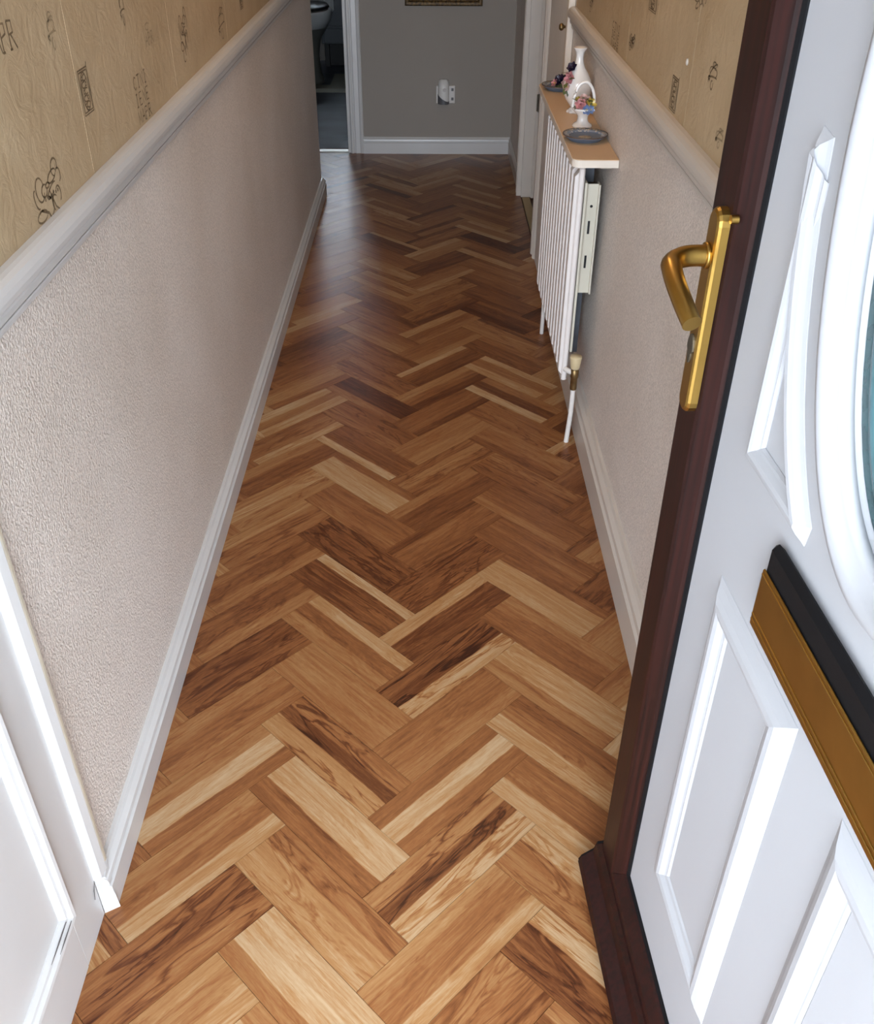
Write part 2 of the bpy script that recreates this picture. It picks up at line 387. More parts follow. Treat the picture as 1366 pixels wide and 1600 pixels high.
tag(MB().box(XR+0.10, 1.9, 3.0, YB, -0.12, -0.004).build('floor_side_room', M['carpet']), 'dark carpet of the room behind the right doorway', 'floor', kind='structure')
sr = MB(); sr.box(1.8, 1.9, 3.0, YB, 0, HC).box(XR+0.10, 1.8, 3.0, 3.1, 0, HC).box(XR+0.1, 1.8, YB-0.1, YB, 0, HC)
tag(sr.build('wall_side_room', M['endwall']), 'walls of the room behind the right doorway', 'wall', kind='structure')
pw = MB(); pw.box(-0.91, -0.81, -1.05, YF-0.16, -0.12, 2.36).box(0.69, 0.79, -1.05, YF-0.16, -0.12, 2.36).box(-0.91, 0.79, -1.05, YF-0.16, 2.36, 2.46)  # unseen porch, added to even out the daylight along the hall
tag(pw.build('added_porch', M['ceiling']), 'white side walls and roof added outside the door to shape the daylight', 'added porch', kind='structure')
tag(MB().box(-4, 4, -6, YF-0.16, -0.25, -0.12).build('ground', M['paving']), 'grey paving outside the front door', 'paving', kind='structure')

# herringbone planks -------------------------------------------------
PW, PL, GAP = 0.1089, 0.3083, 0.00045
def clip(poly, x0, x1, y0, y1):
    def half(P, f, cut):
        out = []
        for i, a in enumerate(P):
            b = P[(i+1) % len(P)]; fa, fb = f(a), f(b)
            if fa >= 0: out.append(a)
            if fa*fb < 0:
                t = fa/(fa-fb); out.append((a[0]+(b[0]-a[0])*t, a[1]+(b[1]-a[1])*t))
        return out
    for f in (lambda p: p[0]-x0, lambda p: x1-p[0], lambda p: p[1]-y0, lambda p: y1-p[1]):
        if not poly: return []
        poly = half(poly, f, None)
    return poly
def area(P): return 0.5*sum(P[i][0]*P[(i+1) % len(P)][1]-P[(i+1) % len(P)][0]*P[i][1] for i in range(len(P)))
def inset(P, d):
    n = len(P); out = []
    if area(P) < 0: P = P[::-1]
    lines = []
    for i in range(n):
        a, b = P[i], P[(i+1) % n]; l = math.hypot(b[0]-a[0], b[1]-a[1])
        if l < 1e-6: continue
        nx, ny = -(b[1]-a[1])/l, (b[0]-a[0])/l
        lines.append((a[0]+nx*d, a[1]+ny*d, (b[0]-a[0])/l, (b[1]-a[1])/l))
    m = len(lines)
    for i in range(m):
        p = lines[i-1]; q = lines[i]; den = p[2]*q[3]-p[3]*q[2]
        if abs(den) < 1e-6: out.append((q[0], q[1])); continue
        t = ((q[0]-p[0])*q[3]-(q[1]-p[1])*q[2])/den
        out.append((p[0]+p[2]*t, p[1]+p[3]*t))
    return out
def plank_mesh(polys):
    V = []; Fs = []
    for P in polys:
        if area(P) < 0: P = P[::-1]
        t = inset(P, GAP); n = len(t); P = inset(P, 0.0001)
        if len(P) != n: continue
        o = len(V); V += [(x, y, 0.0) for x, y in t] + [(x, y, -0.0026) for x, y in P]
        Fs.append(tuple(range(o, o+n)))
        for k in range(n): Fs.append((o+k, o+n+k, o+n+(k+1) % n, o+(k+1) % n))
    me = bpy.data.meshes.new('plank'); me.from_pydata(V, [], Fs); me.materials.append(M['plank']); return me
full_mesh = plank_mesh([[(-PL/2,-PW/2),(PL/2,-PW/2),(PL/2,PW/2),(-PL/2,PW/2)]])
Q = math.sqrt(0.5)
RECTS = [(XL+0.001, XR-0.001, YF, LEND), (-1.699, XR-0.001, LEND, YB-0.001)]
planks = {}
def put_plank(key, TL, ang):
    # TL = the corner at the upper left end of the upper long edge; local x runs along the plank
    c, s = math.cos(ang), math.sin(ang)
    cx = TL[0] + c*PL/2 + s*PW/2; cy = TL[1] + s*PL/2 - c*PW/2
    loc = [(-PL/2,-PW/2),(PL/2,-PW/2),(PL/2,PW/2),(-PL/2,PW/2)]
    wld = [(cx+c*x-s*y, cy+s*x+c*y) for x, y in loc]
    pieces = []; whole = False
    for R in RECTS:
        P = clip(wld, *R)
        if len(P) >= 3 and abs(area(P)) > 2e-5:
            if abs(abs(area(P))-PL*PW) < 1e-7: whole = True
            pieces.append([((x-cx)*c+(y-cy)*s, -(x-cx)*s+(y-cy)*c) for x, y in P])
    if not pieces: return
    me = full_mesh if whole else plank_mesh(pieces)
    o = bpy.data.objects.new('plank', me); C.objects.link(o); o.parent = floor
    o.location = (cx, cy, 0); o.rotation_euler = (0, 0, ang)
    base = random.gauss(0.53, 0.07)
    tones = [min(0.95, max(0.2, base + random.gauss(0, 0.11))) for _ in range(3)]
    if random.random() < 0.3: tones[random.choice((0, 2))] = 0.86
    o.color = (*tones, random.choice((0.1, 0.15, 0.3, 0.6)))
    planks[key] = o
for col in range(-3, 3):
    for k in range(-8, 34):
        TLx, TLy = -0.109 + col*PL*2*Q, 0.743 + k*PW*2*Q
        put_plank(('/', col, k), (TLx, TLy), PI/4)
        # '\' plank: its upper-left end meets the right end of the '/' plank
        put_plank(('\\', col, k), (TLx + PL*Q + PW*Q, TLy + PL*Q + PW*Q), -PI/4)

# tones of the planks nearest the viewer (strips from the lower to the upper long edge, strength of the dark streak)
TONES = {('/',0,0):(.80,.56,.70,.3),('/',0,1):(.86,.34,.62,1.0),('/',0,2):(.52,.88,.46,.1),('/',0,3):(.60,.52,.50,.2),('/',0,4):(.84,.30,.40,1.0),('/',0,5):(.34,.36,.78,.3),('/',0,-1):(.50,.56,.62,.6),('/',0,6):(.44,.40,.40,.6),('/',0,7):(.46,.52,.38,.3),
 ('\\',0,0):(.60,.54,.86,.6),('\\',0,1):(.84,.52,.50,.2),('\\',0,2):(.78,.56,.46,.4),('\\',0,3):(.60,.82,.80,.3),('\\',0,4):(.46,.50,.62,.2),('\\',0,5):(.80,.76,.44,.1),('\\',0,-1):(.36,.38,.88,.8),('\\',0,-2):(.40,.40,.60,.4),('\\',0,6):(.46,.52,.44,.2),('\\',0,7):(.60,.48,.44,.2),
 ('\\',-1,0):(.76,.72,.56,.6),('\\',-1,1):(.46,.86,.84,.2),('\\',-1,2):(.72,.30,.52,1.0),('\\',-1,3):(.58,.62,.58,.1),('\\',-1,4):(.62,.46,.80,.2),('\\',-1,5):(.38,.40,.88,.4),('\\',-1,-1):(.60,.86,.84,.1),('\\',-1,-2):(.86,.84,.62,.1),('\\',-1,6):(.36,.40,.38,.7),('\\',-1,7):(.54,.50,.50,.3),('\\',-1,9):(.90,.44,.42,.2),
 ('/',-1,0):(.54,.40,.48,.8),('/',-1,-1):(.80,.66,.74,.3),('/',-1,-2):(.56,.60,.86,.4),('/',-1,1):(.82,.54,.64,.3),('/',-1,2):(.48,.88,.60,.1),('/',-1,3):(.56,.50,.62,.3),('/',-1,4):(.42,.34,.36,.6),('/',-1,5):(.62,.44,.46,.4),('/',-1,6):(.60,.44,.52,.3)}
for k_, v_ in TONES.items():
    if k_ in planks: planks[k_].color = v_

# trims: profiles extruded along the hall -------------------------------------------------
def run_y(prof, x0, sx, y0, y1, smooth=False):
    mb = MB(); mb.loft([[(x0+sx*a, y, z) for a, z in prof] for y in (y0, y1)], True, True, smooth); return mb
def run_x(prof, y0, sy, x0, x1):
    mb = MB(); mb.loft([[(x, y0+sy*a, z) for a, z in prof] for x in (x0, x1)], True, True, False); return mb
def skirt(h, t):
    return [(0,0),(t,0),(t,h*0.66),(t*0.72,h*0.70),(t*0.72,h*0.74),(t*0.88,h*0.78),(t*0.80,h*0.86),(t*0.45,h*0.94),(t*0.3,h),(0,h)]
tag(run_y(skirt(0.078, 0.022), XL, 1, 0.885, LEND).build('baseboard_left', M['gloss']), 'white moulded skirting board along the left wall', 'skirting board', kind='structure')
tag(run_y(skirt(0.125, 0.024), XR, -1, YF, 3.22).build('baseboard_right', M['trimR']), 'cream moulded skirting board along the right wall below the radiator', 'skirting board', kind='structure')
tag(run_y(skirt(0.085, 0.012), XR, -1, DY1+0.075, YB).build('baseboard_right_far', M['trimR']), 'short skirting board between right doorway and end wall', 'skirting board', kind='structure')
tag(run_x(skirt(0.085, 0.020), YB, -1, EX1+0.075, XR-0.001).build('baseboard_back', M['gloss']), 'white skirting board along the end wall below the socket', 'skirting board', kind='structure')
def dado(z0, z1, t):
    h = z1-z0
    P = [(0,0),(.34,0),(.42,.04),(.46,.13),(.44,.17),(.18,.185),(.18,.235),(.58,.25),(.66,.30),(.68,.40),(.64,.45),(.22,.465),(.22,.515),(.86,.53),(.97,.58),(1.0,.68),(.97,.80),(.84,.91),(.62,.97),(.40,1.0),(0,1.0)]
    return [(t*a_, z0+h*b_) for a_, b_ in P]
tag(run_y(dado(0.912, 0.976, 0.026), XL, 1, 0.918, LEND-0.001).build('trim_1', M['gloss']), 'white moulded dado rail along the left wall', 'dado rail', kind='structure')
tag(run_y(dado(0.938, 0.998, 0.026), XR, -1, YF, 3.20).build('trim_2', M['trimR']), 'cream moulded dado rail along the right wall above the radiator shelf', 'dado rail', kind='structure')

# wallpaper drops with open seams
def drops(wall, x, sx, ys, z0):
    for a, b in zip(ys[:-1], ys[1:]):
        MB().box(x, x+sx*0.0012, a+0.0009, b-0.0009, z0, HC-0.001).build('wallpaper_drop', M['paper'], wall)
drops(wl, XL, 1, [0.918, 1.510, 2.104, 2.703, 3.297, 3.891, LEND-0.001], 0.972)
drops(wr, XR, -1, [YF, 0.538, 1.131, 1.725, 2.319, 2.913, 3.20], 0.992)

# printed motifs -------------------------------------------------
def ribbon(mb, pts, w, closed=False):
    P = [Vector((a, b)) for a, b in pts]; n = len(P)
    L_, R_ = [], []
    for i in range(n):
        if closed: t = P[(i+1) % n]-P[i-1]
        else: t = P[min(i+1, n-1)]-P[max(i-1, 0)]
        if t.length < 1e-9: t = Vector((1, 0))
        t.normalize(); nn = Vector((-t.y, t.x))*w*0.5*(1.0 if closed else (0.55+0.45*math.sin(PI*(i+0.5)/n)))
        L_.append(P[i]+nn); R_.append(P[i]-nn)
    V = [(p.x, p.y, 0) for p in L_] + [(p.x, p.y, 0) for p in R_]
    m = n if closed else n-1
    mb.add(V, [(i, (i+1) % n, n+(i+1) % n, n+i) for i in range(m)])
def ell(cx, cy, a, b, n=18, t0=0, t1=2*PI, tilt=0.0):
    out = []
    for i in range(n+1):
        t = t0+(t1-t0)*i/n; x, y = a*math.cos(t), b*math.sin(t)
        out.append((cx+x*math.cos(tilt)-y*math.sin(tilt), cy+x*math.sin(tilt)+y*math.cos(tilt)))
    return out
GL = {'A': [[(0,0),(.5,1),(1,0)],[(.2,.4),(.8,.4)]], 'P': [[(0,0),(0,1)],[(0,1),(.7,.95),(.75,.6),(0,.5)],[(-.2,0),(.2,0)]], 'R': [[(0,0),(0,1)],[(0,1),(.7,.95),(.7,.55),(0,.5)],[(.3,.5),(1.0,-.05)],[(-.2,0),(.2,0)]],
      'I': [[(.4,0),(.4,1)],[(.15,1),(.65,1)],[(.15,0),(.65,0)]], 'T': [[(.5,0),(.5,1)],[(0,1),(1,1)],[(.3,0),(.7,0)]], 'N': [[(0,0),(0,1),(.9,0),(.9,1)]], 'E': [[(.8,1),(0,1),(0,0),(.8,0)],[(0,.5),(.6,.5)]],
      'C': [[(.9,.85),(.5,1),(.1,.75),(.05,.3),(.45,0),(.9,.15)]], 'M': [[(0,0),(.1,1),(.5,.3),(.9,1),(1,0)]]}
def motif(kind, w, h):
    mb = MB(); S = 0.0030
    rnd = random.Random(kind)
    if kind == 'stamp':
        bx = lambda m: [(-w/2+m, m), (w/2-m, m), (w/2-m, h-m), (-w/2+m, h-m), (-w/2+m, m)]
        for m in (0, 0.0035): ribbon(mb, [p for a, b in zip(bx(m)[:-1], bx(m)[1:]) for p in (a, ((a[0]+b[0])/2+0.0006, (a[1]+b[1])/2), b)], S*0.8)
        ribbon(mb, ell(0, h/2, w*0.36, h*0.43), S)
        for k in range(5):
            ribbon(mb, ell((-1)**k*w*0.08, h*(0.2+0.15*k), w*0.17, h*0.07, 12, 0.3*k, 0.3*k+5.0), S*0.9)
            ribbon(mb, ell(-(-1)**k*w*0.16, h*(0.2+0.15*k), w*0.07, h*0.045, 8), S*0.8)
        ribbon(mb, [(w*0.45, h), (w*0.55, h*1.10)], S)
    elif kind == 'scroll':
        for cx, cy, a, b, t0, t1, ti in [(-.22,.72,.10,.24,0,5.6,.25),(-.36,.62,.05,.20,1.2,4.8,.3),(-.30,.33,.13,.11,.2,5.9,0),(-.10,.66,.07,.12,.5,6,.2),(.20,.78,.12,.10,0,5.8,.2),(.32,.88,.09,.16,-1,4.2,.4),(.40,.72,.06,.14,-1.5,2.5,0),(.12,.58,.14,.08,.4,5,.3),(-.02,.38,.09,.18,-1.2,2.0,-.4),(.15,.36,.07,.16,1,4.5,-.3),(-.2,.12,.10,.12,1.5,5.5,.3),(.30,.45,.06,.16,-1.4,2.3,.1),(.02,.70,.05,.05,0,6,0)]:
            ribbon(mb, ell(cx*w, cy*h, a*w*1.2, b*h*0.8, 14, t0, t1, ti), S)
        ribbon(mb, [(-.3*w,.42*h),(-.1*w,.3*h),(-.02*w,.12*h)], S*1.4); ribbon(mb, [(.05*w,.6*h),(.15*w,.3*h),(.25*w,.2*h)], S)
        for k in range(7): ribbon(mb, ell((-.12+.07*k)*w, (.52+.02*math.sin(k*2))*h, .012*w, .02*h, 6), S*0.8)
    elif kind == 'text':
        rows = ['CTNI', 'IENE', 'MAPR']; rh = h/3
        for r, t in enumerate(rows):
            cw = w/len(t)
            for i, ch in enumerate(t):
                for st in GL[ch]:
                    ribbon(mb, [(-w/2+i*cw+0.1*cw+x*cw*0.75, h-(r+1)*rh+0.12*rh+y_*rh*0.74) for x, y_ in st], S)
    elif kind == 'apr':
        cw = w/3
        for i, ch in enumerate('APR'):
            for st in GL[ch]: ribbon(mb, [(-w/2+i*cw+x*cw*0.8, y_*h) for x, y_ in st], S*1.1)
        ribbon(mb, ell(-w*0.1, h*1.5, w*0.25, h*0.28, 12, 0.5, 5), S)
    elif kind == 'cherub':
        ribbon(mb, ell(0.05*w, .86*h, .18*w, .10*h), S*.8); ribbon(mb, ell(0.02*w, .68*h, .34*w, .12*h, 14, -.4, 3.6, .5), S*.9)
        ribbon(mb, ell(-.15*w, .62*h, .20*w, .14*h, 12, 1, 4.2), S*.8); ribbon(mb, ell(.22*w, .62*h, .14*w, .13*h, 12, -1.5, 2.4), S*.8)
        ribbon(mb, ell(0, .40*h, .42*w, .06*h, 14, .2, 3.6, .1), S); ribbon(mb, ell(-.32*w, .36*h, .10*w, .05*h, 9), S*.8)
        ribbon(mb, ell(.02*w, .18*h, .11*w, .15*h, 14, 1.2, 7.0), S); ribbon(mb, ell(-.3*w, .24*h, .08*w, .06*h, 9, 0, 4), S*.8)
    return mb
mot = [0]
def place_motif(wall, x, sx, y, z, kind, w, h, faint=False):
    mb = motif(kind, w, h)
    # local (a, b) -> wall: seen from the hall, a runs to the viewer's right
    V = []
    for a, b, _ in mb.v: V.append((x + sx*0.0016, y + (a if sx > 0 else -a), z + b))
    mb.v = V
    mb.build('printed_motif', M['printfaint'] if faint else M['print'], wall)
for y, z, k, w, h, f in [(1.542,1.058,'stamp',0.045,0.062,0),(1.312,0.958,'scroll',0.120,0.082,0),(1.842,0.978,'text',0.095,0.085,0),(2.225,1.012,'scroll',0.085,0.10,0),
                         (1.803,1.140,'cherub',0.035,0.055,0),(1.288,1.186,'apr',0.075,0.032,0),(2.64,0.99,'cherub',0.10,0.075,0),(2.95,1.02,'stamp',0.05,0.07,0),
                         (1.45,1.16,'cherub',0.04,0.05,1),(3.3,1.0,'text',0.1,0.09,0),(1.95,1.09,'apr',0.06,0.02,1)]:
    place_motif(wl, XL, 1, y, z, k, w, h, f)
for y, z, k, w, h, f in [(1.825,1.004,'stamp',0.050,0.055,0),(1.590,1.085,'cherub',0.060,0.042,0),(2.48,0.996,'text',0.11,0.06,0),(2.27,1.028,'scroll',0.065,0.036,0),(2.10,1.128,'stamp',0.07,0.05,0),
                         (1.73,1.178,'scroll',0.09,0.04,0),(2.9,1.02,'scroll',0.07,0.06,0),(1.50,1.02,'cherub',0.05,0.03,1)]:
    place_motif(wr, XR, -1, y, z, k, w, h, f)
MB().lathe([(0.0,0.0),(0.006,0.0),(0.005,0.002),(0.0,0.003)], seg=12).build('paper_blister', M['trimR'], wr, (XR-0.0014, 1.76, 1.096)).rotation_euler = (0, -PI/2, 0)

# ------------------------------------------------------------------ panelled white door in the left wall near the entrance
ld = thing('door_2', 'white panelled door set in the left wall beside the entrance', 'door', (XL, 0.50, 0), kind='structure')
f = MB(); f.box(0.0, 0.004, 0.285, 0.372, 0.0, 2.0, 0.0008); f.box(0.0, 0.004, -0.43, -0.345, 0.0, 2.0, 0.0008)
f.build('stile', M['gloss'], ld)
MB().box(0.0, 0.0045, -0.344, 0.2845, 0.0, 0.135, 0.0008).build('bottom_rail', M['gloss'], ld)
MB().box(0.0, 0.0045, -0.344, 0.2845, 0.92, 1.06, 0.0008).build('lock_rail', M['gloss'], ld)
MB().box(0.0, 0.0045, -0.344, 0.2845, 1.88, 2.0, 0.0008).build('top_rail', M['gloss'], ld)
# door moulding beads around each recessed panel
def frame_ring(y0, y1, z0, z1, prof):
    """closed picture-frame ring; prof = list of (inset, x)"""
    rings = []
    corners = [(y0, z0, 1, 1), (y1, z0, -1, 1), (y1, z1, -1, -1), (y0, z1, 1, -1)]
    for cy, cz, sy, sz in corners:
        rings.append([(x, cy+sy*i, cz+sz*i) for i, x in prof])
    mb = MB(); mb.loft(rings, True, False, False, closed_path=True); return mb
for z0, z1 in ((0.135, 0.92), (1.06, 1.88)):
    MB().box(0.0002, 0.0015, -0.320, 0.262, z0+0.022, z1-0.022).build('recessed_panel', M['gloss'], ld)
    frame_ring(-0.345, 0.285, z0, z1, [(0,0.0002),(0,0.012),(0.004,0.016),(0.010,0.015),(0.013,0.010),(0.018,0.009),(0.024,0.003),(0.024,0.0002)]).build('panel_moulding', M['gloss'], ld)
ar = MB(); prof = [(0.372,0),(0.372,0.009),(0.380,0.014),(0.396,0.017),(0.404,0.012),(0.405,0)]
ar.loft([[(x, y, z) for y, x in prof] for z in (0.085, 2.03)], True, True, False).build('architrave', M['gloss'], ld)
MB().box(0.0, 0.012, 0.4055, 0.4165, 0.082, 2.03, 0.003).build('outer_bead', M['yellowed'], ld)
MB().loft([[(0.0045, 0.372, 0.0), (0.026, 0.384, 0.0), (0.0245, 0.384, 0.030), (0.014, 0.388, 0.074), (0.0045, 0.372, 0.088)], [(0.0, 0.418, 0.0), (0.0225, 0.389, 0.0), (0.0225, 0.389, 0.03), (0.012, 0.414, 0.082), (0.0, 0.418, 0.092)]], True, True, False).build('plinth_block', M['gloss'], ld)
for pts in ([(0.0050,0.357,0.060),(0.0050,0.362,0.075),(0.0050,0.371,0.088)], [(0.0102,0.263,0.1535),(0.0102,0.235,0.1535),(0.0102,0.20,0.1535)], [(0.0150,0.268,0.1480),(0.0150,0.24,0.1480),(0.0150,0.218,0.1480)]):
    MB().tube(pts, [0.0006, 0.0010, 0.0003], 6).build('paint_crack', M['crack'], ld)

# ------------------------------------------------------------------ doorways at the far end
def architrave(x0, x1, y_face, sy, z1, name, label, m=None):
    """vertical moulded strip on an end wall, facing -y*sy"""
    mb = MB(); wdt = x1-x0
    prof = [(0,0),(0,0.010),(0.10,0.016),(0.22,0.016),(0.26,0.011),(0.34,0.011),(0.40,0.015),(0.72,0.013),(0.78,0.017),(0.95,0.019),(1.0,0.016),(1,0)]
    mb.loft([[(x0+a*wdt, y_face-b*sy, z) for a, b in prof] for z in (0, z1)], True, True, False)
    return tag(mb.build(name, m or M['gloss']), label, 'architrave', kind='structure')
architrave(EX1+0.003, EX1+0.075, YB, 1, 2.09, 'trim_3', 'white moulded architrave at the far left doorway beside the end wall')
architrave(EX0-0.003, EX0-0.075, YB, 1, 2.09, 'trim_8', 'white moulded architrave on the hidden side of the far left doorway')
tag(MB().box(EX1-0.012, EX1+0.0025, YB-0.002, YB+0.104, 0, DH).build('trim_4', M['gloss']), 'white door lining of the far left doorway', 'door lining', kind='structure')
tag(MB().box(EX0, EX1-0.013, YB-0.0005, YB+0.05, -0.003, 0.006, 0.002).build('threshold_strip', M['alustrip']), 'silver threshold strip across the far left doorway', 'threshold strip')
# right hand doorway: far architrave + lining, near architrave
def architrave_y(y0, y1, z1, name, label, m):
    mb = MB(); wdt = y1-y0
    prof = [(0,0),(0,0.012),(0.10,0.020),(0.22,0.020),(0.26,0.014),(0.34,0.014),(0.40,0.018),(0.72,0.016),(0.78,0.021),(0.95,0.023),(1.0,0.019),(1,0)]
    mb.loft([[(XR-b, y0+a*wdt, z) for a, b in prof] for z in (0, z1)], True, True, False)
    return tag(mb.build(name, m), label, 'architrave', kind='structure')
architrave_y(DY1+0.0735, DY1+0.002, 2.09, 'trim_5', 'white moulded architrave on the far side of the right doorway', M['trimR'])
architrave_y(DY0-0.0735, DY0-0.002, 2.09, 'trim_6', 'white moulded architrave on the near side of the right doorway', M['trimR'])
tr = MB(); tr.box(XR-0.001, XR+0.115, DY1-0.022, DY1+0.0015, 0, DH); tr.box(XR+0.045, XR+0.06, DY1-0.036, DY1-0.0225, 0, DH)
tr.box(XR-0.001, XR+0.115, DY0-0.0015, DY0+0.022, 0, DH)
tag(tr.build('trim_7', M['trimR']), 'white door lining with stop bead inside the right doorway', 'door lining', kind='structure')
tag(MB().box(XR+0.002, XR+0.04, DY0+0.023, DY1-0.04, -0.003, 0.005, 0.002).build('threshold_strip', M['strip']), 'yellow brass threshold strip across the right doorway', 'threshold strip')
d3 = thing('door_3', 'white door swung open into the room behind the right doorway', 'door', (XR+0.065, DY1-0.03, 0), kind='structure')
MB().box(0.0, 0.72, -0.036, 0.0, 0.012, 1.98, 0.002).build('leaf', M['trimR'], d3)
for z in (0.40, 1.72):
    h = MB().tube([(-0.012, -0.046, z), (-0.012, -0.046, z+0.075)], 0.006, 10).box(-0.022, -0.001, -0.0445, -0.0365, z+0.002, z+0.073)
    h.build('hinge', M['hinge'], d3)
# narrow white cupboard door on the right wall between dado end and the doorway
d4 = thing('door_4', 'narrow white cupboard door between the dado rail end and the right doorway', 'door', (XR, 3.46, 0), kind='structure')
MB().box(-0.012, -0.001, -0.205, 0.31, 0.0, 2.0, 0.002).build('leaf', M['ceiling'], d4)
MB().box(-0.022, -0.001, -0.245, -0.207, 0.0, 2.05, 0.003).build('frame', M['lip'], d4)
MB().lathe([(0.004,0),(0.004,0.010),(0.010,0.014),(0.011,0.020),(0.007,0.025),(0.0,0.026)], seg=16).build('knob', M['brass'], d4, (-0.012, -0.17, 0.93)).rotation_euler = (0, -PI/2, 0)

# ------------------------------------------------------------------ end wall: picture, socket, plug-in unit
pic = thing('picture_frame', 'antique gilt framed picture hanging on the end wall', 'picture', (0.069, YB-0.001, 0.722))
frp = [(0,0),(0,0.016),(0.006,0.022),(0.016,0.020),(0.024,0.012),(0.030,0.010),(0.030,0)]
rings = []
for cx, cz, sx, sz in [(-0.196,0,1,1),(0.196,0,-1,1),(0.196,0.52,-1,-1),(-0.196,0.52,1,-1)]:
    rings.append([(cx+sx*i, -d, cz+sz*i) for i, d in frp])
MB().loft(rings, True, False, False, closed_path=True).build('frame', M['gilt'], pic)
MB().box(-0.168, 0.168, -0.006, -0.001, 0.028, 0.492).build('canvas', M['canvas'], pic)
sk = thing('wall_socket', 'white double wall socket on the end wall behind the plug-in unit', 'socket', (0.083, YB-0.0005, 0.258))
MB().box(-0.050, 0.050, -0.010, 0, 0, 0.088, 0.003).build('plate', M['socket'], sk)
for z in (0.016, 0.062): MB().box(0.030, 0.042, -0.013, -0.0101, z, z+0.014, 0.001).build('switch', M['greyplast'], sk)
pg = thing('plug_in_unit', 'pale plug-in unit with dark grey base in the end wall socket', 'plug-in unit', (0.072, YB-0.0107, 0.262))
b = MB(); rr = []
for z, hw, d in [(0.0,.028,.030),(0.02,.030,.036),(0.06,.030,.040),(0.09,.029,.036),(0.108,.026,.026),(0.116,.016,.012)]:
    rr.append([(hw*math.cos(t)*1.0, -max(0.0, d*abs(math.sin(t))**0.7), z) for t in [PI*k/14 for k in range(15)]])
b.loft(rr, True, True, True).build('body', M['device'], pg)
b = MB(); rr = []
for k in range(15):
    t = PI*k/14; x = 0.031*math.cos(t); y = -0.041*abs(math.sin(t))**0.7 - 0.0012; zt = 0.008 + 0.036*(math.cos(t)*-0.5+0.5)**1.6
    rr.append([(x, y, -0.002), (x, y, zt), (x*0.9, y*0.5, zt), (x*0.9, y*0.5, -0.002)])
b.loft(rr, True, True, False).build('base_shroud', M['greyplast'], pg)
MB().lathe([(0.009,0),(0.0085,0.0015),(0.0,0.002)], seg=16).build('button', M['socket'], pg, (0.004, -0.0395, 0.07)).rotation_euler = (PI/2, 0, 0)

# ------------------------------------------------------------------ far room: basin, mat, cabinet, bin
bs = thing('toilet', 'white toilet bowl with dark lid beyond the far left doorway', 'toilet', (-0.855, 7.30, -0.004))
MB().lathe([(0.10,0),(0.105,0.02),(0.085,0.06),(0.078,0.18),(0.095,0.28),(0.15,0.36)], seg=28, sy=1.5).build('pedestal', M['pedestal'], bs)
MB().lathe([(0.09,0.33),(0.15,0.362),(0.178,0.41),(0.183,0.455),(0.176,0.465),(0.14,0.465),(0.12,0.40),(0.0,0.36)], seg=40, sy=1.3).build('bowl', M['ceramic'], bs)
MB().lathe([(0.0,0.472),(0.16,0.472),(0.165,0.478),(0.155,0.492),(0.0,0.498)], seg=36, sy=1.3).build('lid', M['black'], bs)
MB().box(-0.17, 0.17, 0.27, 0.42, 0.40, 0.78, 0.02).build('cistern', M['ceramic'], bs)
tag(MB().poly([(x, y, -0.003) for x, y in [(-1.12,6.95),(-0.56,6.95),(-0.56,7.46),(-0.69,7.46),(-0.69,7.08),(-1.02,7.08),(-1.02,7.46),(-1.12,7.46)]], (0, 0, 0.024)).build('pedestal_mat', M['cream']), 'cream mat on the blue grey floor in front of the toilet', 'mat')
cb = thing('vanity_cabinet', 'dark slate cabinet with open recess blackened for shade beside the toilet', 'cabinet', (-0.51, 7.87, -0.004))
MB().box(-0.29, 0.30, -0.12, 0.20, 0.175, 0.80, 0.004).build('body', M['cabinet'], cb)
MB().box(-0.29, 0.30, 0.06, 0.20, 0.0, 0.174).build('recess_back', M['black'], cb)  # coloured black, standing in for the deep shade under the body
for x0, x1 in ((-0.28, -0.25), (0.26, 0.29)): MB().box(x0, x1, 0.0, 0.058, 0.0, 0.174).build('leg', M['black'], cb)
MB().box(-0.27, 0.28, -0.132, -0.1205, 0.295, 0.78, 0.003).build('door', M['cabinet'], cb)
MB().box(-0.27, 0.28, -0.130, -0.1205, 0.185, 0.280, 0.003).build('drawer', M['cabinet'], cb)
bn = thing('waste_bin', 'small black bin half hidden by the far left architrave', 'bin', (-0.475, 6.55, -0.004))
MB().lathe([(0.05,0),(0.06,0.17),(0.062,0.175),(0.058,0.175),(0.048,0.01),(0,0.008)], seg=24).build('body', M['black'], bn)
MB().lathe([(0.060,0.168),(0.064,0.170),(0.064,0.178),(0.060,0.180)], seg=24, ring=True).build('rim', M['greyplast'], bn)

# ------------------------------------------------------------------ radiator
RY0, RY1, RX, RZ0, RZ1 = 2.355, 3.04, 0.360, 0.192, 0.755
rad = thing('radiator', 'white fluted panel radiator below the shelf on the right wall', 'radiator', (RX, RY0, 0))
Ln = RY1-RY0; nr = 12; pitch = Ln/nr
MB().box(0.010, 0.018, 0.0, Ln, RZ0, RZ1, 0.003).build('back_sheet', M['radwhite'], rad)
for k in range(nr):
    y0 = k*pitch; rib = MB()
    cs = [(0.0098, y0+pitch*0.02), (-0.0052, y0+pitch*0.045), (-0.0066, y0+pitch*0.075), (-0.0066, y0+pitch*0.47), (-0.0045, y0+pitch*0.52), (0.0098, y0+pitch*0.57)]
    zz = [(RZ0+0.006, 0.75), (RZ0+0.020, 0.0), (RZ1-0.020, 0.0), (RZ1-0.006, 0.75)]
    rings = [[(x+(0.010-x)*t, y, z) for x, y in cs] for z, t in zz]
    rib.loft(rings, True, True, False).build('rib', M['radwhite'], rad)
MB().box(0.002, 0.0155, -0.010, -0.0003, RZ0-0.004, RZ1+0.004, 0.003).build('end_seam', M['radwhite'], rad)
